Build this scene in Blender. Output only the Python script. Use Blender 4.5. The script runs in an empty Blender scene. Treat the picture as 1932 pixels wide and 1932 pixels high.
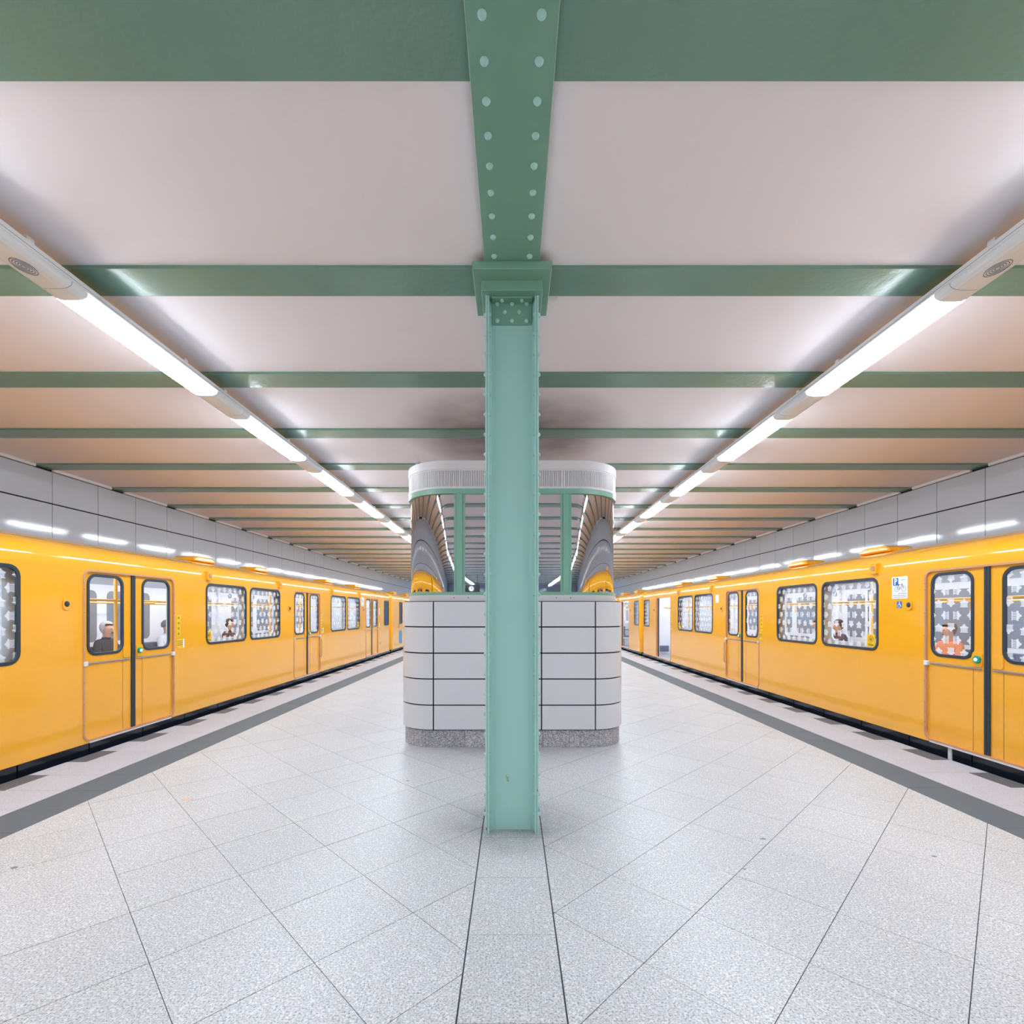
import bpy, bmesh, math, random
from mathutils import Vector
from mathutils.geometry import tessellate_polygon
random.seed(7)
PI = math.pi
SC = bpy.context.scene
COL = SC.collection

# ------------------------------------------------------------------ camera, world, exposure
F = 935.0                       # focal length in pixels of the 1932 px frame
CAMZ = 1.5
HOR = 1156.0                    # pixel row of the horizon
cd = bpy.data.cameras.new('camera'); cam = bpy.data.objects.new('camera', cd); COL.objects.link(cam)
cam.location = (0, 0, CAMZ); cam.rotation_euler = (PI/2, 0, 0)
cd.sensor_width = 36; cd.lens = F/1932*36; cd.shift_y = (HOR-966)/1932; cd.clip_start = .05; cd.clip_end = 300
SC.camera = cam
w = bpy.data.worlds.new('world'); SC.world = w; w.use_nodes = True
w.node_tree.nodes['Background'].inputs[0].default_value = (.8, .85, .9, 1)
w.node_tree.nodes['Background'].inputs[1].default_value = .3
vs = SC.view_settings
vs.view_transform = 'Standard'; vs.look = 'None'; vs.gamma = 1; vs.exposure = 0.4; vs.use_curve_mapping = False
LAMP, LAMPSIDE = 11.5, 76.0       # tube lights of the station: flat bottom and slanting sides of the prismatic lens
CARLAMP = 9.0                   # tube lights inside the trains
cy = SC.cycles
cy.use_denoising = True; cy.max_bounces = 9; cy.diffuse_bounces = 5; cy.glossy_bounces = 3; cy.adaptive_threshold = .1; cy.use_light_tree = True
cy.transparent_max_bounces = 10; cy.transmission_bounces = 6; cy.sample_clamp_indirect = 6; cy.caustics_reflective = False; cy.caustics_refractive = False

# ------------------------------------------------------------------ materials
def lin(c):
    return tuple(((x/255)/12.92 if x/255 <= .04045 else ((x/255+.055)/1.055)**2.4) for x in c)
def newmat(name):
    m = bpy.data.materials.new(name); m.use_nodes = True
    nt = m.node_tree; b = nt.nodes['Principled BSDF']
    return m, nt, b
def simple(name, c, rough=.5, metal=0, coat=0, var=.0, scale=6, bump=0, bscale=40, spec=.5):
    m, nt, b = newmat(name)
    col = lin(c)+(1,)
    b.inputs['Base Color'].default_value = col
    b.inputs['Roughness'].default_value = rough
    b.inputs['Metallic'].default_value = metal
    b.inputs['Coat Weight'].default_value = coat
    b.inputs['Coat Roughness'].default_value = .06
    b.inputs['Specular IOR Level'].default_value = spec
    g = nt.nodes.new('ShaderNodeNewGeometry')
    if var:
        n = nt.nodes.new('ShaderNodeTexNoise'); n.inputs['Scale'].default_value = scale; n.inputs['Detail'].default_value = 4
        nt.links.new(g.outputs['Position'], n.inputs['Vector'])
        mx = nt.nodes.new('ShaderNodeMix'); mx.data_type = 'RGBA'
        mx.inputs['A'].default_value = tuple(x*(1-var) for x in col[:3])+(1,)
        mx.inputs['B'].default_value = tuple(min(1, x*(1+var)) for x in col[:3])+(1,)
        nt.links.new(n.outputs[0], mx.inputs['Factor']); nt.links.new(mx.outputs['Result'], b.inputs['Base Color'])
    if bump:
        n = nt.nodes.new('ShaderNodeTexNoise'); n.inputs['Scale'].default_value = bscale; n.inputs['Detail'].default_value = 2
        nt.links.new(g.outputs['Position'], n.inputs['Vector'])
        bp = nt.nodes.new('ShaderNodeBump'); bp.inputs['Strength'].default_value = bump; bp.inputs['Distance'].default_value = .01
        nt.links.new(n.outputs[0], bp.inputs['Height']); nt.links.new(bp.outputs[0], b.inputs['Normal'])
    return m
def emit(name, c, s):
    m, nt, b = newmat(name)
    b.inputs['Base Color'].default_value = (.9, .9, .9, 1)
    b.inputs['Emission Color'].default_value = lin(c)+(1,); b.inputs['Emission Strength'].default_value = s
    return m
def math_(nt, op, a, b=None, c=None):
    n = nt.nodes.new('ShaderNodeMath'); n.operation = op
    for i, x in enumerate((a, b, c)):
        if x is None: continue
        if isinstance(x, (int, float)): n.inputs[i].default_value = x
        else: nt.links.new(x, n.inputs[i])
    return n.outputs[0]
def granite(name, base, dark, light, scale=150, amount=.5, rough=.32, dirt_shade=False, tone=.05):
    m, nt, b = newmat(name); L = nt.links.new
    g = nt.nodes.new('ShaderNodeNewGeometry'); P = g.outputs['Position']
    oi = nt.nodes.new('ShaderNodeObjectInfo')
    n1 = nt.nodes.new('ShaderNodeTexNoise'); n1.inputs['Scale'].default_value = scale; n1.inputs['Detail'].default_value = 3; n1.inputs['Roughness'].default_value = .7
    n2 = nt.nodes.new('ShaderNodeTexVoronoi'); n2.inputs['Scale'].default_value = scale*1.1
    n3 = nt.nodes.new('ShaderNodeTexNoise'); n3.inputs['Scale'].default_value = 1.3; n3.inputs['Detail'].default_value = 5
    for n in (n1, n2, n3): L(P, n.inputs['Vector'])
    r = nt.nodes.new('ShaderNodeValToRGB'); e = r.color_ramp.elements
    e[0].position = .33; e[0].color = lin(dark)+(1,); e[1].position = .68; e[1].color = lin(light)+(1,)
    k = r.color_ramp.elements.new(.47); k.color = lin(base)+(1,)
    L(n1.outputs[0], r.inputs[0])
    mx = nt.nodes.new('ShaderNodeMix'); mx.data_type = 'RGBA'; mx.inputs['A'].default_value = lin(base)+(1,)
    L(r.outputs[0], mx.inputs['B']); mx.inputs['Factor'].default_value = amount
    sp = math_(nt, 'GREATER_THAN', nt_sep(nt, n2.outputs['Color'], 0), .9)
    mx2 = nt.nodes.new('ShaderNodeMix'); mx2.data_type = 'RGBA'; L(mx.outputs['Result'], mx2.inputs['A']); mx2.inputs['B'].default_value = lin(light)+(1,)
    L(math_(nt, 'MULTIPLY', sp, amount*.8), mx2.inputs['Factor'])
    k1 = math_(nt, 'MULTIPLY_ADD', oi.outputs['Random'], tone, 1-tone/2)
    k2 = math_(nt, 'MULTIPLY_ADD', n3.outputs[0], .10, .95)
    kk = math_(nt, 'MULTIPLY', k1, k2)
    if dirt_shade:   # trodden grime, with contact shade painted in, round the column foot and kiosk plinth
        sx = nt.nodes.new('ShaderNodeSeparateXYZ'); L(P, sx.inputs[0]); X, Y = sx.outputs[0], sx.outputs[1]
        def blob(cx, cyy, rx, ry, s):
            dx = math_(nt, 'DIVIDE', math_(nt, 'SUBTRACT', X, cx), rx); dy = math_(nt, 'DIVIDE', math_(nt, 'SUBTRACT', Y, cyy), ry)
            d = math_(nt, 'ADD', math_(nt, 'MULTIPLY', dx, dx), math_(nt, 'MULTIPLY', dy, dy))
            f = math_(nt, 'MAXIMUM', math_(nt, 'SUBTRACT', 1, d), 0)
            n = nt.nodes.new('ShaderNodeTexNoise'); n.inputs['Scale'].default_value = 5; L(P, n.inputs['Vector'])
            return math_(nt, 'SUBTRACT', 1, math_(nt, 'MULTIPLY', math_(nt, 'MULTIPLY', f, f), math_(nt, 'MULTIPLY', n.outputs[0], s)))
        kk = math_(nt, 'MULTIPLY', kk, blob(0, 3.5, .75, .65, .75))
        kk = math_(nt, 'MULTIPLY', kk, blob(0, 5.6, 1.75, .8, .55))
    vm = nt.nodes.new('ShaderNodeVectorMath'); vm.operation = 'SCALE'; L(mx2.outputs['Result'], vm.inputs[0]); L(kk, vm.inputs['Scale'])
    L(vm.outputs[0], b.inputs['Base Color'])
    b.inputs['Roughness'].default_value = rough
    return m
def nt_sep(nt, sock, i):
    s = nt.nodes.new('ShaderNodeSeparateColor'); nt.links.new(sock, s.inputs[0]); return s.outputs[i]

M = {}
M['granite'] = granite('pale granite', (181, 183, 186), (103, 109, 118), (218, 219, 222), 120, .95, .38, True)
M['border_granite'] = granite('border granite', (180, 184, 196), (136, 142, 156), (208, 210, 220), 130, .7, .45)
M['dark_slab'] = granite('dark guide slab', (80, 94, 106), (72, 86, 98), (90, 104, 116), 120, .5, .55, tone=.03)
M['edge_dark'] = granite('dark edge slab', (88, 92, 102), (70, 74, 84), (106, 110, 118), 130, .5, .5)
M['plinth_granite'] = granite('plinth granite', (140, 141, 150), (72, 76, 88), (206, 206, 212), 100, 1.0, .4, tone=.2)
M['joint'] = simple('joint mortar', (66, 76, 86), .9)
M['green'] = simple('green steel paint', (116, 160, 142), .3, var=.05, scale=3, bump=.12, bscale=30)
M['beam_green'] = simple('green beam paint', (111, 147, 133), .24, var=.06, scale=2, bump=.25, bscale=22)
M['mint'] = simple('mint column paint', (156, 202, 196), .28, var=.04, scale=3, bump=.08, bscale=30)
M['kiosk_green'] = simple('mint window frame', (118, 168, 150), .3, var=.03)
M['housing'] = simple('light grey fixture paint', (232, 235, 238), .3)
M['housing_line'] = simple('fixture seam', (92, 98, 108), .7)
M['lens'] = emit('lamp lens', (232, 243, 255), LAMP)
M['lens_side'] = emit('lamp lens side', (232, 243, 255), LAMPSIDE)
M['enamel'] = simple('grey enamel wall panel', (186, 198, 214), .08, bump=.12, bscale=1.3, var=.03, scale=.7)
M['enamel_kiosk'] = simple('pale enamel kiosk panel', (204, 208, 215), .22, var=.02, scale=1.5)
M['joint_dark'] = simple('dark joint', (16, 22, 34), .9)
M['cornice'] = simple('white cornice strip', (205, 207, 214), .5)
M['louver'] = simple('pale grey louvre', (206, 205, 210), .4)
M['louver_gap'] = simple('louvre shade', (150, 149, 156), .8)
M['steel_sill'] = simple('grey sill sheet', (200, 201, 206), .3)
M['yellow'] = simple('train yellow paint', (252, 179, 38), .12, coat=.6, var=.02, scale=1.2, bump=.02, bscale=2)
M['yellow_door'] = simple('door yellow paint', (250, 176, 38), .14, coat=.5, var=.03, scale=2.4, bump=.03, bscale=3)
M['seam'] = simple('yellow seam', (168, 112, 30), .6)
M['tan'] = simple('door frame metal', (205, 150, 108), .45, var=.06, scale=9)
M['rubber'] = simple('black rubber', (36, 50, 64), .45)
M['chrome'] = simple('brushed metal rail', (170, 168, 176), .3, metal=.7)
M['sillwhite'] = simple('door sill metal', (222, 224, 228), .3)
M['black'] = simple('undercarriage black', (14, 18, 26), .22, var=.3, scale=6)
M['skirt'] = simple('black skirt plate', (24, 30, 40), .12)
M['void'] = simple('track bed', (16, 20, 28), .9)
M['inner_white'] = simple('train interior panel', (228, 230, 236), .35)
M['inner_grey'] = simple('train floor', (150, 156, 166), .5)
M['seat'] = simple('seat upholstery', (104, 112, 134), .9, var=.45, scale=30)
M['seat_shell'] = simple('seat shell', (200, 204, 212), .5)
M['pole'] = simple('yellow grab pole', (250, 190, 90), .3)
M['strapgrey'] = simple('grey strap', (150, 158, 172), .6)
M['carlamp'] = emit('car lamp', (250, 251, 255), CARLAMP)
M['far_glass'] = simple('grey far window', (134, 144, 160), .2, metal=.2)
M['cab_glass'] = simple('dark cab window', (62, 74, 88), .05, metal=.5)
M['button'] = simple('green button ring', (0, 160, 132), .3)
M['button_face'] = emit('button face', (210, 236, 240), .7)
M['white_film'] = simple('white film', (240, 242, 244), .4)
M['blue_film'] = simple('blue film', (28, 104, 182), .4)
M['pale_blue'] = simple('pale blue film', (84, 148, 200), .4)
M['yellow_film'] = simple('warning yellow film', (250, 200, 0), .4)
M['ink'] = simple('black ink', (36, 38, 46), .6)
M['ink_brown'] = simple('brown ink', (120, 92, 10), .6)
M['ink_grey'] = simple('grey ink', (130, 136, 148), .6)
M['lampbrown'] = simple('indicator lens', (196, 140, 92), .3)
M['scrape'] = simple('bare scrape', (138, 158, 140), .6)
M['rust'] = simple('rust spot', (150, 84, 66), .8)
M['clock_face'] = emit('clock face', (235, 240, 250), .5)

m, nt, b = newmat('kiosk mirror glass'); M['mirror'] = m
b.inputs['Base Color'].default_value = (.62, .62, .65, 1); b.inputs['Metallic'].default_value = 1; b.inputs['Roughness'].default_value = .015

# ceiling plaster with soot marks round the kiosk roof
m, nt, b = newmat('ceiling plaster'); M['plaster'] = m
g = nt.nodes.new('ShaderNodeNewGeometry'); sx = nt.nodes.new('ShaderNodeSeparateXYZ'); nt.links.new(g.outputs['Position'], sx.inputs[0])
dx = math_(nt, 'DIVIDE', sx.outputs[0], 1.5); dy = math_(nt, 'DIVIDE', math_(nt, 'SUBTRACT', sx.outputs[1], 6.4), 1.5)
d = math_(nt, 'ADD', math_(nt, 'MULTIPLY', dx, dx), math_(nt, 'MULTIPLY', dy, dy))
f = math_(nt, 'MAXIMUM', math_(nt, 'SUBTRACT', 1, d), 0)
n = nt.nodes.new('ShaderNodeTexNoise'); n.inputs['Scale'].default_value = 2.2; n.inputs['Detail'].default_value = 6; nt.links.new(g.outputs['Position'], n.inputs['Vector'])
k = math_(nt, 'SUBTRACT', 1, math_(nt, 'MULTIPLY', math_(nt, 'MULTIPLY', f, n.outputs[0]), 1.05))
n2 = nt.nodes.new('ShaderNodeTexNoise'); n2.inputs['Scale'].default_value = .8; n2.inputs['Detail'].default_value = 4; nt.links.new(g.outputs['Position'], n2.inputs['Vector'])
k = math_(nt, 'MULTIPLY', k, math_(nt, 'MULTIPLY_ADD', n2.outputs[0], .05, .975))
vm = nt.nodes.new('ShaderNodeVectorMath'); vm.operation = 'SCALE'; vm.inputs[0].default_value = lin((238, 233, 238)); nt.links.new(k, vm.inputs['Scale'])
nt.links.new(vm.outputs[0], b.inputs['Base Color']); b.inputs['Roughness'].default_value = .6

# train window glass printed with rows of small white city gates (upright, upside down, sideways)
def gate_glass(name, pu=.150, pv=.128, ink=.75):
    m, nt, b = newmat(name); nt.nodes.remove(b); L = nt.links.new
    out = nt.nodes['Material Output']
    g = nt.nodes.new('ShaderNodeNewGeometry'); sx = nt.nodes.new('ShaderNodeSeparateXYZ'); L(g.outputs['Position'], sx.inputs[0])
    mm = lambda op, a, b=None, c=None: math_(nt, op, a, b, c)
    v = mm('DIVIDE', sx.outputs[2], pv); row = mm('FLOOR', v); par = mm('MODULO', row, 2)
    u = mm('ADD', mm('ADD', mm('DIVIDE', sx.outputs[1], pu), 400), mm('MULTIPLY', par, .5)); colm = mm('FLOOR', u)
    fu = mm('MULTIPLY', mm('SUBTRACT', mm('FRACT', u), .5), pu); fv = mm('MULTIPLY', mm('SUBTRACT', mm('FRACT', v), .5), pv)
    flip = mm('MULTIPLY_ADD', mm('MODULO', colm, 2), 2, -1)
    npar = mm('SUBTRACT', 1, par)
    a = mm('ADD', mm('MULTIPLY', fu, npar), mm('MULTIPLY', fv, par)); bb = mm('MULTIPLY', mm('ADD', mm('MULTIPLY', fv, npar), mm('MULTIPLY', fu, par)), flip)
    aa = mm('ABSOLUTE', a)
    def rect(w_, b0, b1):
        return mm('MULTIPLY', mm('LESS_THAN', aa, w_), mm('MULTIPLY', mm('GREATER_THAN', bb, b0), mm('LESS_THAN', bb, b1)))
    cols = mm('MULTIPLY', rect(.041, -.042, .0), mm('LESS_THAN', mm('FRACT', mm('ADD', mm('DIVIDE', a, .0146), 10.25)), .5))
    k = mm('MAXIMUM', cols, rect(.045, -.001, .014)); k = mm('MAXIMUM', k, rect(.024, .013, .024)); k = mm('MAXIMUM', k, rect(.010, .023, .040)); k = mm('MAXIMUM', k, rect(.043, -.046, -.041))
    tr = nt.nodes.new('ShaderNodeBsdfTransparent'); tr.inputs[0].default_value = (.95, .97, .98, 1)
    gl = nt.nodes.new('ShaderNodeBsdfGlossy'); gl.inputs['Roughness'].default_value = .03; gl.inputs[0].default_value = (.9, .93, .95, 1)
    fr = nt.nodes.new('ShaderNodeFresnel'); fr.inputs[0].default_value = 1.5
    m1 = nt.nodes.new('ShaderNodeMixShader'); L(mm('MULTIPLY', fr.outputs[0], mm('SUBTRACT', 1, g.outputs['Backfacing'])), m1.inputs[0]); L(tr.outputs[0], m1.inputs[1]); L(gl.outputs[0], m1.inputs[2])
    df = nt.nodes.new('ShaderNodeBsdfDiffuse'); df.inputs[0].default_value = (.86, .88, .92, 1)
    tl = nt.nodes.new('ShaderNodeBsdfTranslucent'); tl.inputs[0].default_value = (.86, .88, .92, 1)
    m2 = nt.nodes.new('ShaderNodeMixShader'); m2.inputs[0].default_value = .4; L(df.outputs[0], m2.inputs[1]); L(tl.outputs[0], m2.inputs[2])
    m3 = nt.nodes.new('ShaderNodeMixShader'); L(mm('MULTIPLY', k, ink), m3.inputs[0]); L(m1.outputs[0], m3.inputs[1]); L(m2.outputs[0], m3.inputs[2])
    L(m3.outputs[0], out.inputs[0])
    return m
M['gate_glass'] = gate_glass('gate printed glass', ink=.68)
M['plain_glass'] = gate_glass('plain window glass', ink=0.0)

# ------------------------------------------------------------------ mesh helpers
def rrect(u0, u1, v0, v1, r, n=5):
    pts = []
    for (cu, cv, a0) in ((u1-r, v0+r, -90), (u1-r, v1-r, 0), (u0+r, v1-r, 90), (u0+r, v0+r, 180)):
        for i in range(n+1):
            a = math.radians(a0+90*i/n); pts.append((cu+r*math.cos(a), cv+r*math.sin(a)))
    return pts
def ax3(axis, p, a):
    if axis == 'x': return (a, p[0], p[1])
    if axis == 'y': return (p[0], a, p[1])
    return (p[0], p[1], a)
class MB:
    def __init__(s, sx=1): s.v = []; s.f = []; s.mi = []; s.cur = 0; s.sx = sx
    def add(s, v, f):
        o = len(s.v); s.v += [(p[0]*s.sx, p[1], p[2]) for p in v]; s.f += [tuple(i+o for i in q) for q in f]; s.mi += [s.cur]*len(f); return s
    def box(s, x0, x1, y0, y1, z0, z1):
        v = [(x, y, z) for x in (x0, x1) for y in (y0, y1) for z in (z0, z1)]
        return s.add(v, [(0, 1, 3, 2), (4, 6, 7, 5), (0, 4, 5, 1), (2, 3, 7, 6), (0, 2, 6, 4), (1, 5, 7, 3)])
    def prism(s, poly, axis, a0, a1):
        n = len(poly)
        v = [ax3(axis, p, a0) for p in poly]+[ax3(axis, p, a1) for p in poly]
        return s.add(v, [tuple(range(n))[::-1], tuple(range(n, 2*n))]+[(i, (i+1) % n, (i+1) % n+n, i+n) for i in range(n)])
    def ring(s, po, pi, axis, a0, a1):
        n = len(po)
        v = [ax3(axis, p, a0) for p in po]+[ax3(axis, p, a0) for p in pi]+[ax3(axis, p, a1) for p in po]+[ax3(axis, p, a1) for p in pi]
        f = []
        for i in range(n):
            j = (i+1) % n
            f += [(i, j, j+n, i+n), (i+2*n, i+3*n, j+3*n, j+2*n), (i, i+2*n, j+2*n, j), (i+n, j+n, j+3*n, i+3*n)]
        return s.add(v, f)
    def plate(s, outer, holes, axis, a0, a1):
        loops = [outer]+holes
        tri = tessellate_polygon([[Vector((p[0], p[1], 0)) for p in l] for l in loops])
        flat = [p for l in loops for p in l]; n = len(flat)
        v = [ax3(axis, p, a0) for p in flat]+[ax3(axis, p, a1) for p in flat]
        f = [tuple(t) for t in tri]+[tuple(i+n for i in t[::-1]) for t in tri]
        o = 0
        for l in loops:
            k = len(l)
            for i in range(k): j = (i+1) % k; f.append((o+i, o+j, o+j+n, o+i+n))
            o += k
        return s.add(v, f)
    def tube(s, pts, r, n=8):
        pts = [Vector(p) for p in pts]; rings = []
        for i, p in enumerate(pts):
            d = ((pts[i]-pts[i-1]) if i else (pts[1]-pts[0])).normalized()
            if 0 < i < len(pts)-1: d = (d+(pts[i+1]-pts[i]).normalized()).normalized()
            a = Vector((0, 0, 1)) if abs(d.z) < .9 else Vector((1, 0, 0))
            u = d.cross(a).normalized(); w_ = d.cross(u)
            rings.append([p+r*(math.cos(2*PI*k/n)*u+math.sin(2*PI*k/n)*w_) for k in range(n)])
        v = [tuple(q) for rg in rings for q in rg]; f = []
        for i in range(len(pts)-1):
            for k in range(n): f.append((i*n+k, i*n+(k+1) % n, (i+1)*n+(k+1) % n, (i+1)*n+k))
        f += [tuple(range(n))[::-1], tuple((len(pts)-1)*n+k for k in range(n))]
        return s.add(v, f)
    def disc(s, c, axis, r, a0, a1, n=20, ry=None):
        ry = ry or r
        return s.prism([(c[0]+r*math.cos(2*PI*k/n), c[1]+ry*math.sin(2*PI*k/n)) for k in range(n)], axis, a0, a1)
    def dome(s, c, d, r, h, n=10):
        d = Vector(d).normalized(); a = Vector((0, 0, 1)) if abs(d.z) < .9 else Vector((1, 0, 0))
        u = d.cross(a).normalized(); w_ = d.cross(u); c = Vector(c); v = []; f = []
        for j in range(4):
            t = j/4*PI/2; rr = r*math.cos(t); hh = h*math.sin(t)
            v += [tuple(c+d*hh+rr*(math.cos(2*PI*k/n)*u+math.sin(2*PI*k/n)*w_)) for k in range(n)]
        v.append(tuple(c+d*h))
        for j in range(3):
            for k in range(n): f.append((j*n+k, j*n+(k+1) % n, (j+1)*n+(k+1) % n, (j+1)*n+k))
        for k in range(n): f.append((3*n+k, 3*n+(k+1) % n, 4*n))
        f.append(tuple(range(n))[::-1])
        return s.add(v, f)
    def mesh(s, name, mats, smooth=None, bevel=0, org=(0, 0, 0)):
        me = bpy.data.meshes.new(name)
        me.from_pydata([(p[0]-org[0], p[1]-org[1], p[2]-org[2]) for p in s.v], [], s.f)
        for m_ in (mats if isinstance(mats, (list, tuple)) else [mats]): me.materials.append(m_)
        if any(s.mi): me.polygons.foreach_set('material_index', s.mi)
        bm = bmesh.new(); bm.from_mesh(me)
        bmesh.ops.recalc_face_normals(bm, faces=bm.faces)
        if bevel:
            es = [e for e in bm.edges if len(e.link_faces) == 2 and e.calc_face_angle(0) > .6]
            bmesh.ops.bevel(bm, geom=es, offset=bevel, segments=1, affect='EDGES', profile=.5)
        bm.to_mesh(me); bm.free()
        if smooth:
            me.polygons.foreach_set('use_smooth', [True]*len(me.polygons)); me.set_sharp_from_angle(angle=math.radians(smooth))
        me.update(); return me
def origin(p):
    o = Vector((0, 0, 0))
    while p is not None: o += p.location; p = p.parent
    return o
def link(name, me, parent=None, loc=(0, 0, 0)):
    o = bpy.data.objects.new(name, me); COL.objects.link(o); o.location = loc
    if parent: o.parent = parent
    return o
def obj(name, mb, mat, parent=None, smooth=None, bevel=0, loc=None):
    """mesh coordinates are given in world space; loc (world) optionally sets the origin"""
    po = origin(parent); L = Vector(loc) if loc else po
    me = mb.mesh(name, mat, smooth, bevel, L)
    return link(name, me, parent, L-po)
def thing(name, label, cat, loc=(0, 0, 0), group=None):
    o = bpy.data.objects.new(name, None); COL.objects.link(o); o.location = loc; o.empty_display_size = .2
    o['label'] = label; o['category'] = cat
    if group: o['group'] = group
    return o
def tag(o, label, cat, group=None):
    o['label'] = label; o['category'] = cat
    if group: o['group'] = group
    return o
def struct(o): o['kind'] = 'structure'; return o
def stuff(o): o['kind'] = 'stuff'; return o
def text_mesh(s, size, name):
    cu = bpy.data.curves.new(name, 'FONT'); cu.body = s; cu.size = size; cu.align_x = 'CENTER'; cu.extrude = .0008
    o = bpy.data.objects.new(name, cu); COL.objects.link(o)
    me = bpy.data.meshes.new_from_object(o.evaluated_get(bpy.context.evaluated_depsgraph_get()))
    bpy.data.objects.remove(o); return me

YB, YE = -30.0, 46.0            # the hall runs from behind the camera to its far end
ZC, ZB = 3.82, 3.797            # ceiling, underside of cross beams
WX = 7.42                       # side walls
EDGE = 4.47                     # platform edge
# ------------------------------------------------------------------ floor
floor = struct(obj('floor', MB().box(-EDGE, EDGE, YB, YE, -1.0, -.004), M['joint']))
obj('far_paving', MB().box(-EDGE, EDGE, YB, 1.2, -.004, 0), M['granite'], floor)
def clip(poly, nx, ny, c):      # keep nx*x+ny*y <= c
    out = []
    for i in range(len(poly)):
        p, q = poly[i], poly[(i+1) % len(poly)]
        dp, dq = nx*p[0]+ny*p[1]-c, nx*q[0]+ny*q[1]-c
        if dp <= 0: out.append(p)
        if (dp < 0 < dq) or (dq < 0 < dp):
            t = dp/(dp-dq); out.append((p[0]+t*(q[0]-p[0]), p[1]+t*(q[1]-p[1])))
    return out
def area(p): return abs(sum(p[i][0]*p[(i+1) % len(p)][1]-p[(i+1) % len(p)][0]*p[i][1] for i in range(len(p))))/2
S2 = .7071; J = .0026
tiles = []
for i in range(-12, 75):
    for j in range(-12, 75):
        a0, b0 = 2.264+S2*i+J, 1.983+S2*j+J*.8; a1, b1 = a0+S2-2*J, b0+S2-1.6*J
        q = [((b-a)/2, (a+b)/2) for a, b in ((a0, b0), (a0, b1), (a1, b1), (a1, b0))]
        cyy = (a0+a1+b0+b1)/4
        if cyy < 1.0 or cyy > YE: continue
        for (x0, x1) in ((-3.388, -.208), (.208, 3.388)):
            p = clip(q, 1, 0, x1); p = clip(p, -1, 0, -x0) if p else p
            p = clip(p, 0, -1, -1.2) if p else p
            if len(p) < 3 or area(p) < 1e-3: continue
            cx = sum(v[0] for v in p)/len(p); c2 = sum(v[1] for v in p)/len(p)
            if abs(cx) < .9 and 5.9 < c2 < 8.1: continue
            inview = any(abs(v[0]) < v[1]*1.035 and v[1] > 1.79 for v in p) and not (c2 > 6.2 and abs(cx) < c2*.22)
            tiles.append((-area(p)/c2**3 if inview else 0, p))
tiles.sort(key=lambda t: t[0])
rest = MB()
for k, (s_, p) in enumerate(tiles):
    if k < 298 and s_ < 0:
        dz = random.uniform(-.0004, .0004)
        cx = sum(v[0] for v in p)/len(p); c2 = sum(v[1] for v in p)/len(p)
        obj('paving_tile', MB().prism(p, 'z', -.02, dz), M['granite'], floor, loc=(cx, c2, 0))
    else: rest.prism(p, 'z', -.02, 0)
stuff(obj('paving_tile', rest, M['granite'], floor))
ys = 1.81-.4983
far = MB()
while ys < YE:
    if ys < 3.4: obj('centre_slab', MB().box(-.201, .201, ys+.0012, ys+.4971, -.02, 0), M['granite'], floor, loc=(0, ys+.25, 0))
    else: far.box(-.201, .201, ys+.0012, ys+.4971, -.02, 0)
    ys += .4983
def blot(X, Y, a, b_, seed):
    rnd = random.Random(seed); return [(X+a*math.cos(2*PI*k/12)*rnd.uniform(.6, 1.1), Y+b_*math.sin(2*PI*k/12)*rnd.uniform(.5, 1.1)) for k in range(12)]
obj('orange_smear', MB().prism(blot(-2.60, 3.98, .055, .02, 3), 'z', 0, .0012), simple('orange smear', (214, 182, 158), .6), floor)
for X, Y, r_ in ((-2.93, 2.916, .022), (1.665, 3.285, .022), (-.93, 4.42, .02), (2.6, 3.05, .016), (1.36, 2.9, .012)):
    obj('floor_stain', MB().prism(blot(X, Y, r_, r_*.6, int(Y*100)), 'z', 0, .0012), simple('dark stain', (120, 126, 134), .6), floor)
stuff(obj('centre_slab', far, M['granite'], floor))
for s in (-1, 1):
    ph = 4.177 if s < 0 else 4.25
    fs, fb, fd, fl = MB(), MB(), MB(), MB()
    for k in range(-76, 105):
        y0 = ph+.4*k; y1 = y0+.4
        if y1 < YB or y0 > YE: continue
        near = 2.6 < y0 < 19
        def slab(name, x0, x1, mat, joined):
            xa, xb = sorted((s*x0, s*x1))
            if near: obj(name, MB().box(xa, xb, y0+.001, y1-.001, -.02, random.uniform(-.0004, .0004)), mat, floor, loc=((xa+xb)/2, y0+.2, 0))
            else: joined.box(xa, xb, y0+.001, y1-.001, -.02, 0)
        slab('guide_slab', 3.391, 3.766, M['dark_slab'], fs)
        slab('border_slab', 3.769, 4.278, M['border_granite'], fb)
        if k % 2 == 0: slab('dark_edge_slab', 4.281, EDGE, M['edge_dark'], fd)
        else: slab('edge_slab', 4.281, EDGE, M['border_granite'], fl)
    for nm, mb_, mt in (('guide_slab', fs, 'dark_slab'), ('border_slab', fb, 'border_granite'), ('dark_edge_slab', fd, 'edge_dark'), ('edge_slab', fl, 'border_granite')):
        stuff(obj(nm, mb_, M[mt], floor))
    xa, xb = sorted((s*EDGE, s*8.0))
    struct(obj('trim_1' if s < 0 else 'trim_2', MB().box(xa, xb, YB, YE, -1.6, -.95), M['void']))

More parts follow.
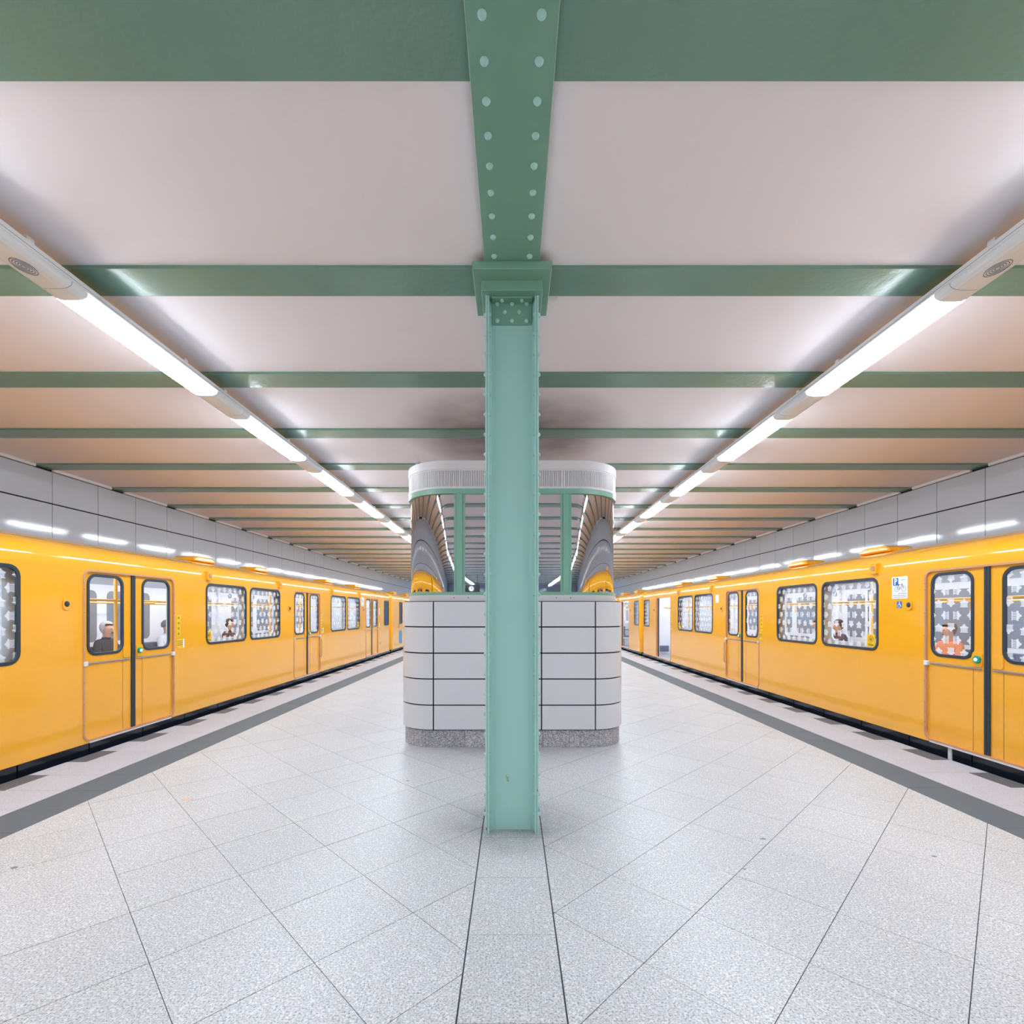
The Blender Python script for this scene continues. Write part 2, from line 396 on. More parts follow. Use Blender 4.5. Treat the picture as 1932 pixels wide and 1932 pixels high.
# ------------------------------------------------------------------ walls with enamel panels
for s, side in ((-1, 'left'), (1, 'right')):
    xa, xb = sorted((s*(WX+.02), s*8.0))
    wall = struct(obj('wall_'+side, MB().box(xa, xb, YB, YE, -1.6, 3.95), M['joint_dark']))
    y0 = 8.0 if s < 0 else 7.77
    rows = ((2.70, 3.246), (3.266, 3.766))
    shared = {}
    k0 = int((YB-y0)/.885)+1; lost = MB()
    for k in range(k0, 44):
        ya = y0+.885*k+.006; yb = ya+.873
        if yb > YE: continue
        for ri, (z0, z1) in enumerate(rows):
            if yb < 5.5: lost.box(*sorted((s*WX, s*(WX+.02))), ya, yb, z0, z1); continue
            if ri not in shared:
                shared[ri] = MB().box(*sorted((0, s*.02)), -.4375, .4375, z0, z1).mesh('wall_panel', M['enamel'], bevel=.002)
            link('wall_panel', shared[ri], wall, (s*WX, ya+.4375, 0))
        lost.box(*sorted((s*WX, s*(WX+.02))), ya, yb, .5, 2.69)
    stuff(obj('lower_panels', lost, M['enamel'], wall))
struct(obj('wall_far', MB().box(-8, 8, YE, YE+.3, -1.6, 3.95), M['enamel']))
struct(obj('wall_back', MB().box(-8, 8, YB-.3, YB, -1.6, 3.95), M['enamel']))

# ------------------------------------------------------------------ ceiling with cross beams
ceiling = struct(obj('ceiling', MB().box(-8, 8, YB, YE, ZC, 4.0), M['plaster']))
PITCH = 1.462
beam = None
for k in range(-22, 30):
    yc = 3.4535+PITCH*k
    if k == -1: yc = 2.000
    if beam is None:
        beam = MB().box(-WX-.3, WX+.3, -.145, .145, ZB, ZC+.02).mesh('ceiling_beam', M['beam_green'], bevel=.003)
    link('ceiling_beam', beam, ceiling, (0, yc, 0))
    for s in (-1, 1):   # white strip along the wall between two beams
        ya = yc+.15; yb = 3.4535+PITCH*(k+1)-.15
        if k == -2: yb = 2.0-.15
        if k < 2: continue
        if k == 2: strip = {}
        if s not in strip: strip[s] = MB().box(*sorted((s*(WX-.035), s*WX)), 0, PITCH-.3, 3.772, ZC).mesh('cornice_strip', M['cornice'])
        link('cornice_strip', strip[s], ceiling, (0, ya, 0))
for s in (-1, 1): stuff(obj('cornice_strip', MB().box(*sorted((s*(WX-.035), s*WX)), YB, 5.2, 3.772, ZC), M['cornice'], ceiling))

# girder along the ceiling above the column
GZ = 3.767
g_ = thing('steel_girder', 'wide green riveted steel girder running along the ceiling onto the column cap', 'girder', (0, 3.45, GZ))
obj('bottom_flange', MB().box(-.179, .179, YB, YE, GZ, GZ+.022), M['green'], g_, bevel=.002)
obj('web', MB().box(-.1, .1, YB+.05, YE-.05, GZ+.02, ZB-.001), M['green'], g_)
riv = MB().dome((0, 0, 0), (0, 0, -1), .0185, .016, 14).mesh('rivet', M['mint'], smooth=60)
for k in range(-3, 9):
    for x in (-.114, .112): link('rivet', riv, g_, (x, 1.877+.159*k-3.45, 0))

# ------------------------------------------------------------------ riveted column
YF, YW = 3.352, 3.43
c_ = thing('steel_column', 'mint green riveted steel column standing in the middle of the platform', 'column', (0, 3.4535, 0))
TOPZ = 3.649
obj('web_plate', MB().box(-.158, .158, YW, YW+.014, 0, TOPZ), M['mint'], c_)
for s in (-1, 1):
    obj('flange_plate', MB(s).box(.1685, .1805, YF, 3.555, 0, TOPZ), M['mint'], c_, bevel=.002)
    ang = MB(s).box(.1545, .167, YF+.004, YW, .0, TOPZ)
    ang.prism([(.156, YW-.035), (.150, YW-.018), (.139, YW-.004), (.118, YW-.0015), (.118, YW+.002), (.156, YW+.002)], 'z', 0, TOPZ)
    ang.box(.1545, .167, YW+.014, 3.551, 0, TOPZ)
    obj('angle_iron', ang, M['mint'], c_, smooth=40)
r_out = {s: MB().dome((0, 0, 0), (s, 0, 0), .0145, .014).mesh('rivet', M['mint'], smooth=60) for s in (-1, 1)}
for s in (-1, 1):
    z = .124
    while z < 3.56:
        link('rivet', r_out[s], c_, (s*.1805, 3.388-3.4535, z)); link('rivet', r_out[-s], c_, (s*.1545, 3.382-3.4535, z)); z += .1365
cap = obj('cap_plate', MB().box(-.257, .257, 3.19, 3.70, 3.714, GZ), M['green'], c_, bevel=.003)
obj('cap_block', MB().box(-.2047, .2047, 3.30, 3.61, 3.647, 3.716), M['green'], c_, bevel=.003)
br = obj('angle_bracket', MB().box(-.1375, .1375, 3.358, YW, 3.634, 3.646).box(-.1375, .1375, YW-.012, YW+.002, 3.487, 3.636), M['green'], c_, bevel=.002)
rb = MB().dome((0, 0, 0), (0, -1, 0), .0155, .014, 12).mesh('rivet', M['mint'], smooth=60)
def pxw(x, y, Y): return ((x-966)/F*Y, Y, CAMZ+(HOR-y)/F*Y)
for (u, v) in ((505, 732), (683, 732), (860, 732), (595, 832), (770, 832), (505, 935), (683, 935), (860, 935)):
    p = pxw(860+.1553*u, 460+.1553*v, YW-.012); link('rivet', rb, br, (p[0], p[1]-3.4535, p[2]))
bolt = MB().disc((0, 0), 'z', .013, -.012, 0, 6).disc((0, 0), 'z', .008, -.018, -.012, 8).mesh('bolt', M['mint'])
for x in (-.068, .068): link('bolt', bolt, br, (x, 3.382-3.4535, 3.634))
obj('paint_scrape', MB().prism([(-.045, .385), (-.034, .366), (-.022, .362), (-.026, .35), (-.020, .334), (-.030, .33), (-.036, .336)], 'y', YW-.001, YW+.001), M['scrape'], c_)
obj('rust_spot', MB().prism([(-.178, .045), (-.17, .05), (-.171, .03), (-.176, .026)], 'y', YF-.001, YF+.002).prism([(.170, .30), (.173, .315), (.176, .30), (.179, .29), (.172, .292)], 'y', YF-.001, YF+.002), M['rust'], c_)

# ------------------------------------------------------------------ kiosk
KX, KF, KB_, KW, KR = .003, 5.5, 8.5, 1.29, .4
def kpath(W_, R_):
    global KW, KR, SEG, PER, BR
    KW, KR = W_, R_
    SEG = [('l', KW-KR), ('a', KR*PI/2), ('l', KB_-KF-2*KR), ('a', KR*PI/2), ('l', 2*(KW-KR)), ('a', KR*PI/2), ('l', KB_-KF-2*KR), ('a', KR*PI/2), ('l', KW-KR)]
    PER = sum(x[1] for x in SEG)
    BR = []; a_ = 0
    for t, L_ in SEG:
        BR.append(a_)
        if t == 'a': BR += [a_+L_*i/14 for i in range(1, 14)]
        a_ += L_
kpath(KW, KR)
def kp(sv, inset):
    sv %= PER
    p = Vector((KX, KF)); ang = 0.0
    for t, L_ in SEG:
        d = min(sv, L_)
        if t == 'l': p = p+Vector((math.cos(ang), math.sin(ang)))*d
        else:
            c = p+Vector((-math.sin(ang), math.cos(ang)))*KR
            a2 = ang+d/KR; p = c+Vector((math.sin(a2), -math.cos(a2)))*KR; ang = a2
        sv -= d
        if sv <= 1e-9: break
    return p-Vector((math.sin(ang), -math.cos(ang)))*inset
def samples(s0, s1):
    out = [s0]
    for off in (-PER, 0, PER): out += [q+off for q in BR if s0+1e-4 < q+off < s1-1e-4]
    return sorted(out)+[s1]
def kslab(mb, s0, s1, i0, i1, z0, z1, closed=False):
    ss = samples(s0, s1)
    if closed: ss = ss[:-1]
    A = [kp(q, i0) for q in ss]; B = [kp(q, i1) for q in ss]; n = len(ss)
    v = [(p.x, p.y, z) for z in (z0, z1) for L_ in (A, B) for p in L_]
    f = []
    for i in range(n if closed else n-1):
        j = (i+1) % n
        f += [(i, j, j+n, i+n), (i+2*n, i+3*n, j+3*n, j+2*n), (i, i+2*n, j+2*n, j), (i+n, j+n, j+3*n, i+3*n)]
    if not closed: f += [(0, n, 3*n, 2*n), (n-1, 3*n-1, 4*n-1, 2*n-1)]
    mb.add(v, f); return mb
def ksolid(inset, z0, z1):
    return MB().prism([tuple(kp(q, inset)) for q in samples(0, PER)[:-1]], 'z', z0, z1)
k_ = thing('platform_kiosk', 'rounded staff kiosk clad in pale panels with mirrored windows behind the green column', 'kiosk', (KX, 7.0, 0))
obj('core', ksolid(.02, .19, 1.628), M['joint_dark'], k_)
obj('plinth_core', ksolid(.045, 0, .2), M['joint'], k_)
joints = [-.876, -.275, .325, .924, 1.62, 2.22, 2.82, 3.42, 4.34, 5.23, 6.12, 7.04, 7.64, 8.24, 8.84]
zs = [.195, .473, .7635, 1.051, 1.342, 1.6275]
jj = joints+[joints[0]+PER]
for a, b_ in zip(jj[:-1], jj[1:]):
    for z0, z1 in zip(zs[:-1], zs[1:]):
        obj('wall_panel', kslab(MB(), a+.007, b_-.007, 0, .025, z0+.007, z1-.007), M['enamel_kiosk'], k_, smooth=30)
pj = [-.98, -.53, -.1, .34, .64, .98, 1.14, 1.3, 1.46, 1.9, 2.4, 2.9, 3.4, 3.8, 4.3, 5.2, 6.1, 6.7, 7.1, 7.6, 8.1, 8.6, 8.97, 9.13, 9.31]
pp = pj+[pj[0]+PER]
for a, b_ in zip(pp[:-1], pp[1:]):
    obj('plinth_stone', kslab(MB(), a+.0015, b_-.0015, .026, .046, .0, .196), M['plinth_granite'], k_)
kpath(1.322, .592)              # the glazed storey and header have wider rounded corners
sj = [-.575, .575, 2.1, 3.3, 4.7, 5.8, 7.2, 8.1]
sp_ = sj+[sj[0]+PER]
for a, b_ in zip(sp_[:-1], sp_[1:]):
    sill = obj('sill_sheet', kslab(MB(), a+.001, b_-.001, .062, .09, 1.628, 1.699), M['steel_sill'], k_, smooth=30)
    for q in (a+.08, b_-.08):
        p = kp(q, .062); e = kp(q, 0)-kp(q, .1)
        obj('screw', MB().dome((p.x, p.y, 1.667), (e.x, e.y, 0), .006, .003, 8), M['ink'], sill)
obj('inner_core', ksolid(.16, 1.6, 3.15), M['joint_dark'], k_)
obj('frame_bottom_rail', kslab(MB(), 0, PER, .068, .11, 1.699, 1.733, True), M['kiosk_green'], k_, smooth=30)
obj('frame_top_rail', kslab(MB(), 0, PER, .062, .11, 2.838, 2.894, True), M['kiosk_green'], k_, smooth=30)
mull = [-.594, .604, 2.1, 3.3, 4.75, 5.75, 7.2, 8.1]
for q in mull:
    mm_ = MB()
    kslab(mm_, q-.062, q-.036, .074, .12, 1.72, 2.85); kslab(mm_, q-.034, q+.034, .066, .11, 1.72, 2.85); kslab(mm_, q+.036, q+.062, .074, .12, 1.72, 2.85)
    obj('mullion', mm_, M['kiosk_green'], k_)
ml = mull+[mull[0]+PER]
for a, b_ in zip(ml[:-1], ml[1:]):
    obj('window_pane', kslab(MB(), a+.055, b_-.055, .088, .098, 1.725, 2.845), M['mirror'], k_, smooth=30)
# header: louvre panels below a plain band
obj('header_core', ksolid(.075, 2.894, 3.2), M['louver_gap'], k_, smooth=30)
obj('header_band', kslab(MB(), 0, PER, .056, .1, 3.112, 3.207, True), M['louver'], k_, smooth=30)
obj('roof_plate', ksolid(.07, 3.195, 3.2065), M['louver'], k_)
obj('header_rim', kslab(kslab(MB(), 0, PER, .058, .1, 2.894, 2.918, True), 0, PER, .061, .1, 3.097, 3.1115, True), M['louver'], k_, smooth=30)
hj = [-.575, .575, 2.1, 3.3, 4.7, 5.8, 7.2, 8.1]
hp = hj+[hj[0]+PER]
for a, b_ in zip(hp[:-1], hp[1:]):
    fr_ = kslab(kslab(MB(), a+.002, a+.022, .058, .1, 2.918, 3.097), b_-.022, b_-.002, .058, .1, 2.918, 3.097)
    lp = obj('louvre_frame', fr_, M['louver'], k_)
    sl = MB(); q = a+.028
    while q < b_-.03: kslab(sl, q, q+.0145, .064, .08, 2.918, 3.097); q += .0205
    stuff(obj('louvre_slat', sl, M['louver'], lp))
fin = MB().prism([(-1.125, 3.207), (-1.06, 3.207), (-1.08, 3.3), (-1.1, 3.315), (-1.12, 3.3)], 'y', 5.78, 5.80).box(-1.1, -1.02, 5.78, 5.86, 3.207, 3.25)
tag(obj('roof_bracket', fin, M['louver'], None, loc=(-1.09, 5.8, 3.207)), 'small pale grey upright bracket on top of the kiosk roof', 'bracket')

# ------------------------------------------------------------------ light rows
LX0, LX1 = 2.848, 3.082
def light_unit(s, y0, parent=None, joined=None, speaker=False, label=''):
    """cover from y0-.61 to y0, lens y0 to y0+1.45"""
    h = MB(s).box(LX0, LX1, y0-.612, y0+1.456, 3.6475, 3.694)
    h.box(LX0+.10, LX1-.10, y0-.33, y0-.28, 3.69, ZB).box(LX0+.10, LX1-.10, y0+1.12, y0+1.17, 3.69, ZB)
    h.box(LX0+.09, LX1-.09, y0-.612, y0+1.456, 3.69, 3.71)
    prof = lambda a: [(2.965+x*(1-a*3), z+a*.3*(3.647-z)*20) for x, z in ((-.04, 3.6), (.04, 3.6), (.075, 3.604), (.102, 3.616), (.113, 3.63), (.115, 3.647), (-.115, 3.647), (-.113, 3.63), (-.102, 3.616), (-.075, 3.604))]
    lens = MB(s).prism(prof(0), 'y', y0, y0+1.45)
    lens.mi[2:] = [0, 0, 1, 1, 0, 0, 0, 1, 1, 0]
    cov = MB(s).prism(prof(.006), 'y', y0-.608, y0-.128).prism(prof(.006), 'y', y0-.124, y0-.003)
    ln = MB(s).box(LX0-.001, LX0+.002, y0-.612, y0+1.456, 3.664, 3.666)
    ln.prism(prof(.009), 'y', y0-.13, y0-.122)
    if joined is not None:
        for key, mb_ in (('h', h), ('l', lens), ('h', cov)):
            joined[key].sx = 1; joined[key].add(mb_.v, mb_.f); joined[key].mi[-len(mb_.mi):] = mb_.mi
        return
    t = thing('ceiling_light', label, 'light', (s*2.965, y0+.4, 3.6), 'ceiling lights of the two rows')
    obj('housing', h, M['housing'], t); obj('lens', lens, [M['lens'], M['lens_side']], t)
    cv = obj('cover_plate', cov, M['housing'], t); obj('seam', ln, M['housing_line'], t)
    if speaker:
        g1 = MB(s)
        for r in (.012, .022, .032, .042, .052):
            cyl = [(2.965+r*math.cos(2*PI*k/24), y0-.33+r*1.5*math.sin(2*PI*k/24)) for k in range(24)]
            cyi = [(2.965+(r-.0028)*math.cos(2*PI*k/24), y0-.33+(r-.0028)*1.5*math.sin(2*PI*k/24)) for k in range(24)]
            g1.ring(cyl, cyi, 'z', 3.5995, 3.603)
        obj('speaker_grille', g1, M['ink_grey'], cv)
ordn = ['nearest', 'second', 'third', 'fourth', 'fifth', 'sixth', 'seventh', 'eighth']
for s, side in ((-1, 'left'), (1, 'right')):
    J_ = [{'h': MB(), 'l': MB()}, {'h': MB(), 'l': MB()}]
    for k in range(-15, 20):
        y0 = 3.34+2.066*k + (.015 if s > 0 else 0)
        if -1 <= k <= 5:
            if k == -1: lab = 'lit tube light cut off by the %s edge of the frame' % side
            else: lab = '%s in the %s ceiling row' % (['nearest whole tube light, after a round speaker grille,', 'second tube light from the camera', 'third tube light from the camera', 'fourth tube light from the camera', 'fifth tube light from the camera', 'small sixth tube light, just beside the kiosk,'][k], side)
            light_unit(s, y0, speaker=(k == 0), label=lab)
        else: light_unit(s, y0, joined=J_[k < 0])
    for key, nm, yy in ((0, 'farther run of the %s row of ceiling tube lights, beyond the kiosk', 30), (1, 'run of the %s row of ceiling tube lights behind the camera', -15)):
        t = thing('light_row', nm % side, 'lights', (s*2.965, yy, 3.6))
        stuff(obj('housing', J_[key]['h'], M['housing'], t)); stuff(obj('lens', J_[key]['l'], [M['lens'], M['lens_side']], t))

# ------------------------------------------------------------------ trains
XT = 4.56                       # outer side plane
XB = 7.20                       # far outer side
ZS = .096
ROOF = [(XT, 1.99), (4.566, 2.05), (4.59, 2.11), (4.635, 2.165), (4.70, 2.21), (4.80, 2.252), (4.95, 2.297), (5.2, 2.345), (5.55, 2.385), (5.88, 2.395)]
ROOFF = ROOF+[(2*5.88-x, z) for x, z in ROOF[-2::-1]]
DW = .715
def car(s, y0, d, label, full=True, opened=(), cab=False, door3=10.18, t1=12.55, signs=True, name='train_car', far_side=True):
    Y = lambda t: y0+d*t
    root = thing(name, label, 'train car', (s*5.88, Y(4.6), ZS), 'yellow underground train cars')
    B = lambda: MB(s)
    def rr(t0, t1_, z0, z1, r, n=5):
        a, b_ = sorted((Y(t0), Y(t1_))); return rrect(a, b_, z0, z1, r, n)
    doors = [0, 5.09, door3]
    wins = [(-2.51, -1.385)]
    for q in (0, 5.09): wins += [(q+1.40, q+2.53), (q+2.64, q+3.765)]
    endw = (t1-1.75, t1-1.2) if cab else (door3+1.5, door3+2.17)
    items = sorted([('d', q-DW, q+DW) for q in doors]+[('w', a, b_) for a, b_ in wins]+[('e', endw[0], endw[1])], key=lambda x: x[1])
    if cab: items = [i for i in items if not (i[0] == 'd' and i[1] > 9)]
    T0, T1 = -3.25, t1
    RC = .14
    def opening(it):
        k, a, b_ = it
        if k == 'd': return rr(a, b_, .112, 1.965, .09)
        if k == 'w': return rr(a, b_, 1.02, 1.945, .11)
        return rr(a, b_, 1.04, 1.94, .07)
    cuts = [T0+RC]+[(items[i][2]+items[i+1][1])/2 for i in range(len(items)-1)]+[T1-RC]
    skin = B()
    for i, it in enumerate(items):
        a, b_ = sorted((Y(cuts[i]), Y(cuts[i+1])))
        skin.plate([(a, ZS), (b_, ZS), (b_, 1.99), (a, 1.99)], [opening(it)], 'x', XT, XT+.03)
    obj('side_panel', skin, M['yellow'], root)
    # roof, far side and rounded ends
    prof = [(XT, ZS), (XT, 1.99)]+ROOF[1:]
    full_prof = [(XT, ZS)]+ROOFF+[(XB, ZS)]
    rf = B(); ya, yb = sorted((Y(T0+RC), Y(T1-RC)))
    pr = ROOFF+[(XB, ZS)]
    n = len(pr)
    rf.add([(x, ya, z) for x, z in pr]+[(x, yb, z) for x, z in pr], [(i, i+1, i+1+n, i+n) for i in range(n-1)])
    obj('roof_shell', rf, M['yellow'], root, smooth=35)
    for tt, sg in ((T0, 1), (T1, -1)):
        e = B(); m_ = len(full_prof); vv = []; ff = []; steps = 6
        for q in range(steps+1):
            a = q/steps*PI/2; ins = RC*(1-math.cos(a)); yy = Y(tt+sg*RC*(1-math.sin(a)))
            for x, z in full_prof:
                x2 = 5.88+(x-5.88)*(1-ins/1.32); z2 = z if z < 1.2 else 1.2+(z-1.2)*(1-ins/1.32*.5)
                vv.append((x2, yy, z2))
        for q in range(steps):
            for i in range(m_): j = (i+1) % m_; ff.append((q*m_+i, q*m_+j, (q+1)*m_+j, (q+1)*m_+i))
        ff.append(tuple(range(steps*m_, steps*m_+m_)))
        e.add(vv, ff); ep = obj('end_panel', e, M['yellow'], root, smooth=40)
        yo = Y(tt); yi = Y(tt-sg*.004)
        obj('gangway_window', B().prism(rrect(4.86, 5.42, 1.04, 1.95, .08), 'y', *sorted((yi, yo))), M['cab_glass'], ep)
    und = B().box(4.60, 7.15, ya, yb, -.28, ZS-.0)
    obj('underframe', und, M['black'], root)
    sk = B()
    tt = T0+.3
    while tt < T1-.6:
        a, b_ = sorted((Y(tt), Y(tt+.765))); sk.box(4.575, 4.60, a, b_, -.2, ZS-.004); tt += .78
    obj('skirt_plate', sk, M['skirt'], root)
    # roof vents
    for q in (2.1, 3.95, 7.6, 10.1):
        yc = Y(q); vv = B()
        vv.prism([(yc-.30, 2.32), (yc-.27, 2.37), (yc-.17, 2.405), (yc+.17, 2.405), (yc+.27, 2.37), (yc+.30, 2.32)], 'x', 5.0, 5.36)
        obj('roof_vent', vv, M['yellow'], root, bevel=.02)
    glass = M['gate_glass'] if full else M['far_glass']
    def window(it, kind):
        k, a, b_ = it; r = .11 if kind == 'w' else .07; z0, z1 = (1.02, 1.945) if kind == 'w' else (1.04, 1.94)
        o = rr(a, b_, z0, z1, r); i_ = rr(a+.034, b_-.034, z0+.034, z1-.034, r-.03)
        W = obj('side_window', B().ring(o, i_, 'x', XT-.008, XT+.02), M['rubber'], root, bevel=.003)
        W.data.name = 'window_seal'
        obj('pane', B().prism(i_, 'x', XT+.006, XT+.010), (M['cab_glass'] if s < 0 and kind == 'e' else glass), W)
        return W
    for it in items:
        if it[0] in 'we': window(it, it[0])
    for di, it in enumerate([i for i in items if i[0] == 'd']):
        a, b_ = it[1], it[2]; c = (a+b_)/2
        fr_ = obj('door_frame', B().ring(rr(a, b_, .112, 1.965, .09), rr(a+.022, b_-.022, .128, 1.945, .075), 'x', XT-.006, XT+.05), M['tan'], root)
        bl = B()
        for z in [.3, .52, .75, 1.25, 1.5, 1.75, 1.82]:
            for tt in (a+.010, b_-.010): bl.dome((XT-.006, Y(tt), z), (-1, 0, 0), .006, .004, 6)
        stuff(obj('frame_bolt', bl, M['ink_grey'], fr_))
        a2, b2 = sorted((Y(a+.08), Y(b_-.08)))
        obj('door_sill', B().box(XT-.012, XT+.05, a2, b2, .094, .108), M['sillwhite'], root)
        is_open = di in opened
        for h_ in (-1, 1):
            i0, i1 = (a+.024, c-.028) if h_ < 0 else (c+.028, b_-.024)
            sh = h_*.60 if is_open else 0
            L0, L1 = i0+sh, i1+sh
            xo = XT+.036 if is_open else XT+.018
            if is_open:
                # only the leading edge of the slid-back leaf shows; clip it to the pocket
                if h_ < 0: L0 = L0+.0
            w0, w1 = (L0+.045, L1-.115) if h_ < 0 else (L0+.115, L1-.045)
            hole = rr(w0, w1, 1.03, 1.925, .11); inn = rr(w0+.03, w1-.03, 1.06, 1.895, .085)
            ya_, yb_ = sorted((Y(L0), Y(L1)))
            leaf = obj('door_leaf', B().plate([(ya_, .125), (yb_, .125), (yb_, 1.95), (ya_, 1.95)], [hole], 'x', xo, xo+.022), M['yellow_door'], root)
            obj('window_seal', B().ring(hole, inn, 'x', xo-.010, xo+.015), M['rubber'], leaf, bevel=.003)
            obj('pane', B().prism(inn, 'x', xo+.004, xo+.008), M['plain_glass'] if (full and s < 0 and d > 0 and di == 0) else glass, leaf)
            ce = c-.028+sh if h_ < 0 else c+.028+sh
            e0, e1 = sorted((Y(ce), Y(ce-h_*.026)))
            obj('door_rubber', B().box(xo-.014, xo+.02, e0, e1, .118, 1.955), M['rubber'], leaf)
            if is_open: continue
            q0, q1 = sorted((Y(L0+.05 if h_ < 0 else L0+.03), Y(L1-.03 if h_ < 0 else L1-.05)))
            obj('grab_rail', B().box(xo-.014, xo+.0, q0, q1, .942, .958), M['chrome'], leaf, bevel=.003)
            ed = Y(a+.004) if h_ < 0 else Y(b_-.004)
            ei = Y(a+.055) if h_ < 0 else Y(b_-.055)
            g0, g1 = sorted((ed, ei))
            obj('rail_guide', B().box(xo-.035, xo, g0, g1, .925, .975), M['sillwhite'], leaf, bevel=.005)
            pc = L1-.075 if h_ < 0 else L0+.075
            obj('handle_plate', B().prism(rr(pc-.05, pc+.06, .965, 1.115, .03), 'x', xo-.008, xo), M['yellow_door'], leaf, bevel=.002)
            sm = Y(L1-.125 if h_ < 0 else L0+.125)
            obj('leaf_seam', B().box(xo-.0015, xo+.001, sm-.002, sm+.002, .13, .94), M['seam'], leaf)
            if h_ == (1 if s*d < 0 else -1) or True:
                pass
            want = (h_ > 0) if s < 0 else (h_ > 0) if d < 0 else (h_ > 0)
            if s > 0: want = (h_ > 0)
            if want:
                yb0 = Y(pc-.005)
                bt = obj('push_button', B().disc((yb0, 1.04), 'x', .037, xo-.03, xo-.006, 24), M['button'], leaf, bevel=.004)
                obj('button_face', B().disc((yb0, 1.04), 'x', .017, xo-.034, xo-.028, 16), M['button_face'], leaf)
    if full:
        # warning pictograms beside each door, round door locks, indicator lamps
        for di, q in enumerate(doors if not cab else doors[:2]):
            e = q+DW
            st = e+.045 if s < 0 else -(DW)-.045-.075+q
            st0 = st
            strip_ = obj('warning_strip', B().prism(rr(st0, st0+.075, 1.17, 1.47, .004, 1), 'x', XT-.0015, XT), M['yellow_film'], root)
            ink = B()
            for i in range(4):
                zc = 1.43-.073*i; yc = Y(st0+.037)
                ink.ring(*[[(yc+r*math.cos(2*PI*k/10), zc+r*math.sin(2*PI*k/10)) for k in range(10)] for r in (.018, .013)], 'x', XT-.002, XT)
                ink.box(XT-.002, XT, yc-.012, yc+.016, zc-.002, zc+.003).box(XT-.002, XT, yc-.003, yc+.002, zc-.02, zc+.012)
            obj('pictogram', ink, M['ink_brown'], strip_)
            lb = obj('warning_label', B().prism(rr(st0, st0+.16, 1.01, 1.14, .004, 1), 'x', XT-.0015, XT), M['yellow_film'], root)
            tx = B()
            for i in range(3):
                a_, b2_ = sorted((Y(st0+.008), Y(st0+.12))); tx.box(XT-.002, XT, a_, b2_, 1.055+.025*i, 1.063+.025*i)
            obj('print_line', tx, M['ink_brown'], lb)
            a_, b2_ = sorted((Y(st0+.125), Y(st0+.155)))
            obj('white_bar', B().box(XT-.002, XT, a_, b2_, 1.015, 1.135), M['white_film'], lb)
            # door camera / lock on the side away from the label
            lk = q-DW-.20 if s < 0 else q+DW+.205
            if di == 2 and s < 0: lk = q-DW-.2
            yc = Y(lk)
            pl = obj('lock_plate', B().prism(rrect(yc-.04, yc+.04, 1.525, 1.655, .038), 'x', XT-.012, XT), M['yellow'], root, bevel=.003)
            obj('lock_cap', B().dome((XT-.012, yc, 1.59), (-1, 0, 0), .03, .012, 16), M['rubber'], pl, smooth=60)
        for q in ((1.45, 3.73, 6.55, 8.83) if s < 0 else (1.45, 6.55, 8.8)):
            yc = Y(q)
            bx = obj('indicator_lamp', B().prism(rrect(yc-.05, yc+.05, 1.985, 2.115, .012, 2), 'x', XT-.035, XT+.06), M['yellow'], root, bevel=.004)
            obj('lamp_lens', B().disc((yc, 2.052), 'x', .034, XT-.041, XT-.034, 18), M['lampbrown'], bx)
        # video stickers on windows
        for q in ((1.47, 8.72) if s < 0 else (1.53, 8.75)):
            if cab: break
            yc = Y(q); vst = obj('video_sticker', B().prism(rrect(yc-.068, yc+.068, 1.065, 1.225, .004, 1), 'x', XT-.001, XT+.0055), M['yellow_film'], root)
            ey = B()
            for r in (.046, .028):
                ey.ring(*[[(yc+(r-w_)*math.cos(2*PI*k/20), 1.165+(r-w_)*.9*math.sin(2*PI*k/20)) for k in range(20)] for w_ in (0, .004)], 'x', XT-.002, XT)
            ey.disc((yc, 1.163), 'x', .010, XT-.002, XT, 12, .015)
            obj('eye_symbol', ey, M['ink'], vst)
            tm = text_mesh('Video', .045, 'caption'); tm.materials.append(M['ink_brown'])
            for v in tm.vertices: x_, y_, z_ = v.co; v.co = (s*(XT-.0015-z_), yc+(x_ if s < 0 else -x_), 1.08+y_)
            po = origin(root)
            for v in tm.vertices: v.co = v.co-po
            link('caption', tm, vst)
        # small white notice
        for q, z0, z1, w_ in (((11.05, 1.42, 1.66, .10),) if s < 0 else ((6.25, 1.72, 1.9, .17),)):
            if cab: break
            yc = Y(q); obj('white_notice', B().prism(rrect(yc-w_/2, yc+w_/2, z0, z1, .004, 1), 'x', XT-.0015, XT), M['white_film'], root)
        # vertical hand bar on the middle door frame
        q = 5.09+DW if s < 0 else 5.09+DW
        yc = Y(q+.012)
        if not cab:
            obj('hand_bar', B().tube([(XT-.002, yc, .45), (XT-.03, yc, .48), (XT-.03, yc, .86), (XT-.002, yc, .89)], .010), M['tan'], root, smooth=50)
    if full:
        # ---- interior
        ya, yb = sorted((Y(T0+.2), Y(T1-.2)))
        XI, XO = 4.66, 7.09
        obj('interior_floor', B().box(4.62, 7.12, ya, yb, ZS, .105), M['inner_grey'], root)
        lin_ = B()
        for i, it in enumerate(items):
            a, b_ = sorted((Y(cuts[i]), Y(cuts[i+1])))
            if it[0] == 'd': hole = rr(it[1]+.02, it[2]-.02, .1055, 1.96, .05)
            else: hole = rr(it[1]+.07, it[2]-.07, 1.10, 1.90, .09)
            if it[0] == 'd':
                lin_.plate([(a, .105), (b_, .105), (b_, 2.06), (a, 2.06)], [hole], 'x', XI-.02, XI)
            else:
                lin_.plate([(a, .105), (b_, .105), (b_, 2.06), (a, 2.06)], [hole], 'x', XI, XI+.02)
        obj('interior_lining', lin_, M['inner_white'], root)
        obj('far_lining', B().box(XO, XO+.02, ya, yb, .105, 2.06), M['inner_white'], root)
